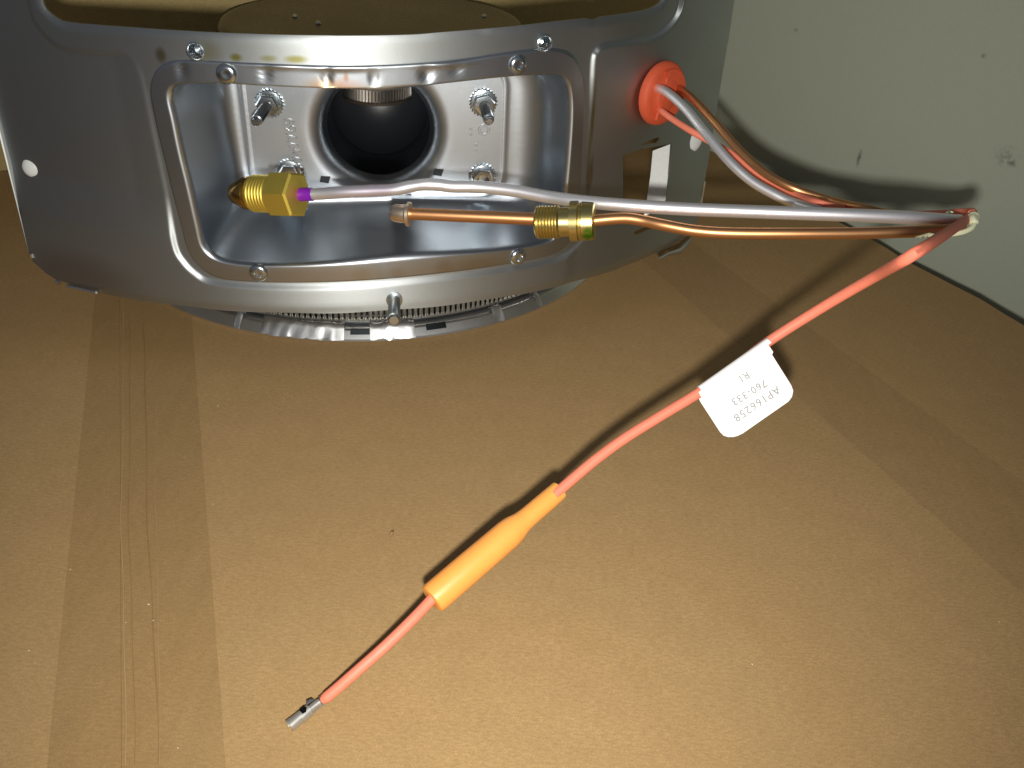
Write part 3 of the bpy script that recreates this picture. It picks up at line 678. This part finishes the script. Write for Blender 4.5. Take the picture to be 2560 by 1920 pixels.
c0 = at(1345, 548, .261); c1 = at(1020, 534, .266)
M().tube([c0, c0.lerp(c1, .5), c1], .00172, 20).build('sensor_rod', m_cop, cop)
ca = at(1027, 536, .2659); cb = at(972, 531, .2668); q = (cb - ca).length
M().lathe(ca, cb, [(0, .0015), (.0, .0032), (.0002, .0034), (.0010, .0034), (.0012, .0029), (.0016, .0026), (.0046, .0025), (.0056, .0020), (.0059, .0010)], 30).build('sensor_tip', m_cop2, cop, 30)
na = at(1338, 556, .2615); nb_ = at(1487, 554, .2585); Ln = (nb_ - na).length
def fn_(x): return (x - 1338)/(1487 - 1338)*Ln
pn = lambda q_: px2m(q_, .260)
pr_ = [(0, pn(14)), (0, pn(32)), (fn_(1343), pn(40))]
for k in range(7): pr_ += [(fn_(1345 + k*7.6), pn(38)), (fn_(1348 + k*7.6), pn(42)), (fn_(1350 + k*7.6), pn(42))]
pr_ += [(fn_(1401), pn(37)), (fn_(1425), pn(36)), (fn_(1426), pn(30))]
n = m_brass2; _c = n.b.inputs['Base Color'].links[0].from_socket
p = at(1470, 585, .256) - cop.location
_c = n.mix(n.math('MULTIPLY', n.spot(p, (.0022, .004, .0028), .55), n.ramp(n.noise(n.mapping(), 900, 3), (.3, .6), (.6, 1.0))), _c, (.10, .36, .03))
n.link(_c, n.b.inputs['Base Color']); m_brass2 = n.m
M().lathe(na, nb_, pr_, 44).build('threaded_sleeve', m_brass2, cop, 25)
hr = [(fn_(1425), pn(38)), (fn_(1427), pn(50)), (fn_(1446), pn(51)), (fn_(1450), pn(46)), (fn_(1454), pn(46)), (fn_(1457), pn(49)), (fn_(1484), pn(47)), (fn_(1487), pn(42)), (fn_(1487.5), pn(13))]
M().lathe(na, nb_, hr, 12, True, True, .1).build('notched_nut', m_brass2, cop, 40)
# whitish woven fibre at the bend
fy = thing('woven_tie', at(2425, 565, .262), 'frayed whitish fibre tie wrapped round the bend of the tubes by the wall', 'tie')
M().tube(path([(2436, 537, .258), (2432, 548, .255), (2435, 560, .254), (2426, 572, .253), (2405, 581, .2525), (2375, 586, .2525), (2345, 590, .253)], 6), [.0004, .0008, .0012, .0015] + [.0012]*8 + [.0007]*25, 8).build('strand', m_fray, fy)
for k in range(9):
    a = at(2310 + k*3, 582 + random.uniform(-2, 6), .2475); b = at(2290 + k*4.5, 586 + random.uniform(-2, 8), .2470); M().tube([a, (a+b)/2 + Vector((0, 0, .0003)), b], .00025, 6).build('fibre', m_fray, fy)
M().tube([at(2366, 536, .258), at(2372, 530, .262), at(2380, 534, .262)], .0006, 6).build('fibre', m_fray, fy)

# red wire
def hz(px, py, z): p = onz(px, py, z); return p
wire = thing('red_igniter_wire', onz(760, 1775, .001), 'red insulated wire with an orange sleeve, ending in a crimped terminal on the cardboard', 'wire')
WZ = [(1642, 268, Zg + .006), (1652, 276, Zg - .001), (1680, 297, Zg - .006), (1722, 324, Zg - .011), (1768, 350, Zg - .013), (1826, 383, Zg - .015), (1879, 426, Zg - .019), (1935, 463, Zg - .024), (1994, 488, Zg - .032), (2070, 514, Zg - .048), (2200, 534, .296), (2330, 536, .284), (2410, 531, .272), (2431, 533, .262), (2412, 552, .255)]
front = [(2300, 626), (2190, 690), (2070, 760), (1930, 848), (1840, 915), (1750, 980), (1650, 1041), (1565, 1094), (1493, 1146), (1438, 1192), (1385, 1238)]
zf = [.0935, .079, .067, .056, .051, .046, .0415, .0377, .0342, .0313, .0288]
pts = [at(*p) for p in WZ] + [hz(px, py, z_) for (px, py), z_ in zip(front, zf)]
tail = [(1085, 1492, .0162), (1030, 1550, .0142), (960, 1618, .0112), (890, 1680, .0078), (835, 1728, .0048), (805, 1752, .0032)]
pts2 = [hz(*p) for p in tail]
rw = .00128
_wp = catmull(pts, 8); ins = M().tube(_wp, [rw*(.82 + .18*min(1, max(0, (i/len(_wp) - .35)/.15))) for i in range(len(_wp))], 18).build('insulation', m_wire, wire, 60)
tl = catmull(pts2, 8); ins2 = M().tube(tl, [.00122]*(len(tl)-4) + [.0011, .0010, .0009, .0008], 18).build('insulation', m_wire, wire, 60)
fa = hz(1078, 1500, .0165); fb = hz(1398, 1226, .0285); Lq = (fb - fa).length; Zq = proj(fa.lerp(fb, .4))[2]
def q_(px): return px2m(px, Zq)
sl = M(); sl.lathe(fa, fb, [(.0004, q_(10)), (0, q_(30)), (.0003, q_(37)), (.001, q_(39)), (Lq*.30, q_(39)), (Lq*.58, q_(38)), (Lq*.63, q_(36)), (Lq*.69, q_(29)), (Lq*.74, q_(27)), (Lq*.97, q_(26)), (Lq*1.0, q_(25.5)), (Lq*1.0, q_(20)), (Lq*.97, q_(19)), (Lq*.93, q_(12))], 48)
sl.build('orange_sleeve', m_sleeve, wire, 40)
# crimped terminal: sheet metal U with two crimps and a blade
te = wire; A = hz(735, 1806, .0020); B = hz(812, 1744, .0030); ax = (B - A).normalized(); sd = ax.cross(UP).normalized(); Z0 = proj(A)[2]
def tp(t, a, r, r2=None):
    u2 = ax.cross(sd).normalized(); return A + ax*t + sd*math.cos(a)*r + (-u2 if u2.z < 0 else u2)*math.sin(a)*(r2 or r)
LT = (B - A).length
def ushape(t0, t1, r, a0, a1, seg=14, fl=1.0):
    m = M(); rg = []
    for t in np.linspace(t0, t1, 5):
        rg.append([tp(t, math.radians(a0 + (a1-a0)*i/seg), r*(1 + .06*math.sin(t*9000)), r*fl) for i in range(seg+1)])
    m.grid(rg, closed=False)
    rg2 = [[p*1 + (A + ax*((p-A).dot(ax)) - p)*.22 for p in r_] for r_ in rg]; m.grid([r_[::-1] for r_ in rg2], closed=False)
    for r_, r2_ in ((rg[0], rg2[0]), (rg[-1], rg2[-1])): m.grid([r_, r2_], closed=False)
    m.grid([[r_[0] for r_ in rg], [r_[0] for r_ in rg2]], closed=False); m.grid([[r_[-1] for r_ in rg], [r_[-1] for r_ in rg2]], closed=False)
    return m
m_term = steel('tin_plate', (.58, .57, .54), .40, .3, .2, .06); m_term.b.inputs['Metallic'].default_value = .75; m_term = m_term.m
ushape(LT*.20, LT*.50, q_(17)*.88, -50, 120).build('barrel_wing', m_term, wire, 40)
term = ushape(-.0012, LT*.24, q_(17)*.86, -58, 238).build('terminal', m_term, wire, 40)
ushape(LT*.52, LT*.82, q_(11)*.82, -80, 250).build('crimp_barrel', m_term, term, 40)
ushape(LT*.86, LT*1.15, q_(13)*.82, -40, 230).build('crimp_barrel', m_bright, term, 40)
M().prism([tp(t, math.radians(a_), q_(17)*.90) for t, a_ in ((LT*.26, 118), (LT*.40, 122), (LT*.44, 88), (LT*.36, 60), (LT*.26, 66))], (0, 0, .0002)).build('barrel_slot', m_dark, term, smooth=False)
for sg in (-1, 1):
    M().prism([tp(LT*.50, math.radians(90 + sg*80), q_(13)), tp(LT*.56, math.radians(90 + sg*62), q_(20)), tp(LT*.70, math.radians(90 + sg*66), q_(17)), tp(LT*.74, math.radians(90 + sg*88), q_(11))], (0, 0, .00025)).build('crimp_wing', m_bright, term, smooth=False)
M().prism([tp(LT*.05, math.radians(-100), .0003) + sd*.0012, tp(LT*1.1, math.radians(-90), .0008) + sd*.0006, tp(LT*1.1, math.radians(-90), .0008) - sd*.0006, tp(LT*.05, math.radians(-90), .0003) - sd*.0012], (0, 0, -.0003)).build('terminal_base', m_term, term, smooth=False)

# paper tag folded round the wire
w0 = hz(1752, 979, .0461); w1 = hz(1924, 858, .0560)
Zt0, Zt1 = proj(w0)[2], proj(w1)[2]
tagt = thing('paper_tag', w0.lerp(w1, .5), 'white paper label folded round the red wire, printed with a part number', 'tag')
# plane of the tag: contains the wire and leans back so its free side hangs lower
D_ = at(1832, 1094, (Zt0 + Zt1)/2 - .001)
ew = (w1 - w0).normalized(); ed = (D_ - w0.lerp(w1, .5)); ed = (ed - ew*ed.dot(ew)).normalized(); en = ew.cross(ed).normalized()
if en.dot(CAM - w0) < 0: en = -en
def ontag(px, py, off=0):
    o0 = w0 + en*(rw + .00015 + off); d = ray(px, py); t = (o0 - CAM).dot(en)/d.dot(en); return CAM + d*t
tg = [(1747, 980), (1758, 1003), (1808, 1080), (1817, 1089), (1830, 1093), (1843, 1090), (1856, 1084), (1971, 1004), (1980, 992), (1983, 977), (1978, 963), (1930, 887), (1933, 880), (1920, 861)]
poly = []
for i, p in enumerate(tg): poly.append(ontag(*p))
M().prism(poly, -en*.00022).build('sheet', m_paper, tagt, smooth=False)
fold = M(); rgs = []
for k in range(13):
    a = math.radians(90 - 15*k*1.05); rgs.append([w0.lerp(w1, t) + (en*math.sin(a) - ed*math.cos(a))*(rw + .0002) for t in (0, .33, .66, 1)])
fold.grid(rgs, closed=False).build('fold', m_paper, tagt)
bk = [p - en*(2*rw + .0003) for p in poly[:-1]]
M().prism(bk, -en*.0002).build('sheet', m_paper, tagt, smooth=False)
def tagtext(body, a, b, size, sp=1.0):
    A_, B_ = ontag(*a, off=.00006), ontag(*b, off=.00006); right = (B_ - A_); up = en.cross(right)
    return text(body, (A_ + B_)/2, right, up, size, .00003, 'printed_text', m_ink, tagt, sp)
tagtext('AP166258', (1930, 983), (1854, 1035), .0028, 1.15)
tagtext('760-333', (1905, 961), (1840, 1001), .0027, 1.10)
tagtext('R1', (1868, 936), (1850, 948), .0026)
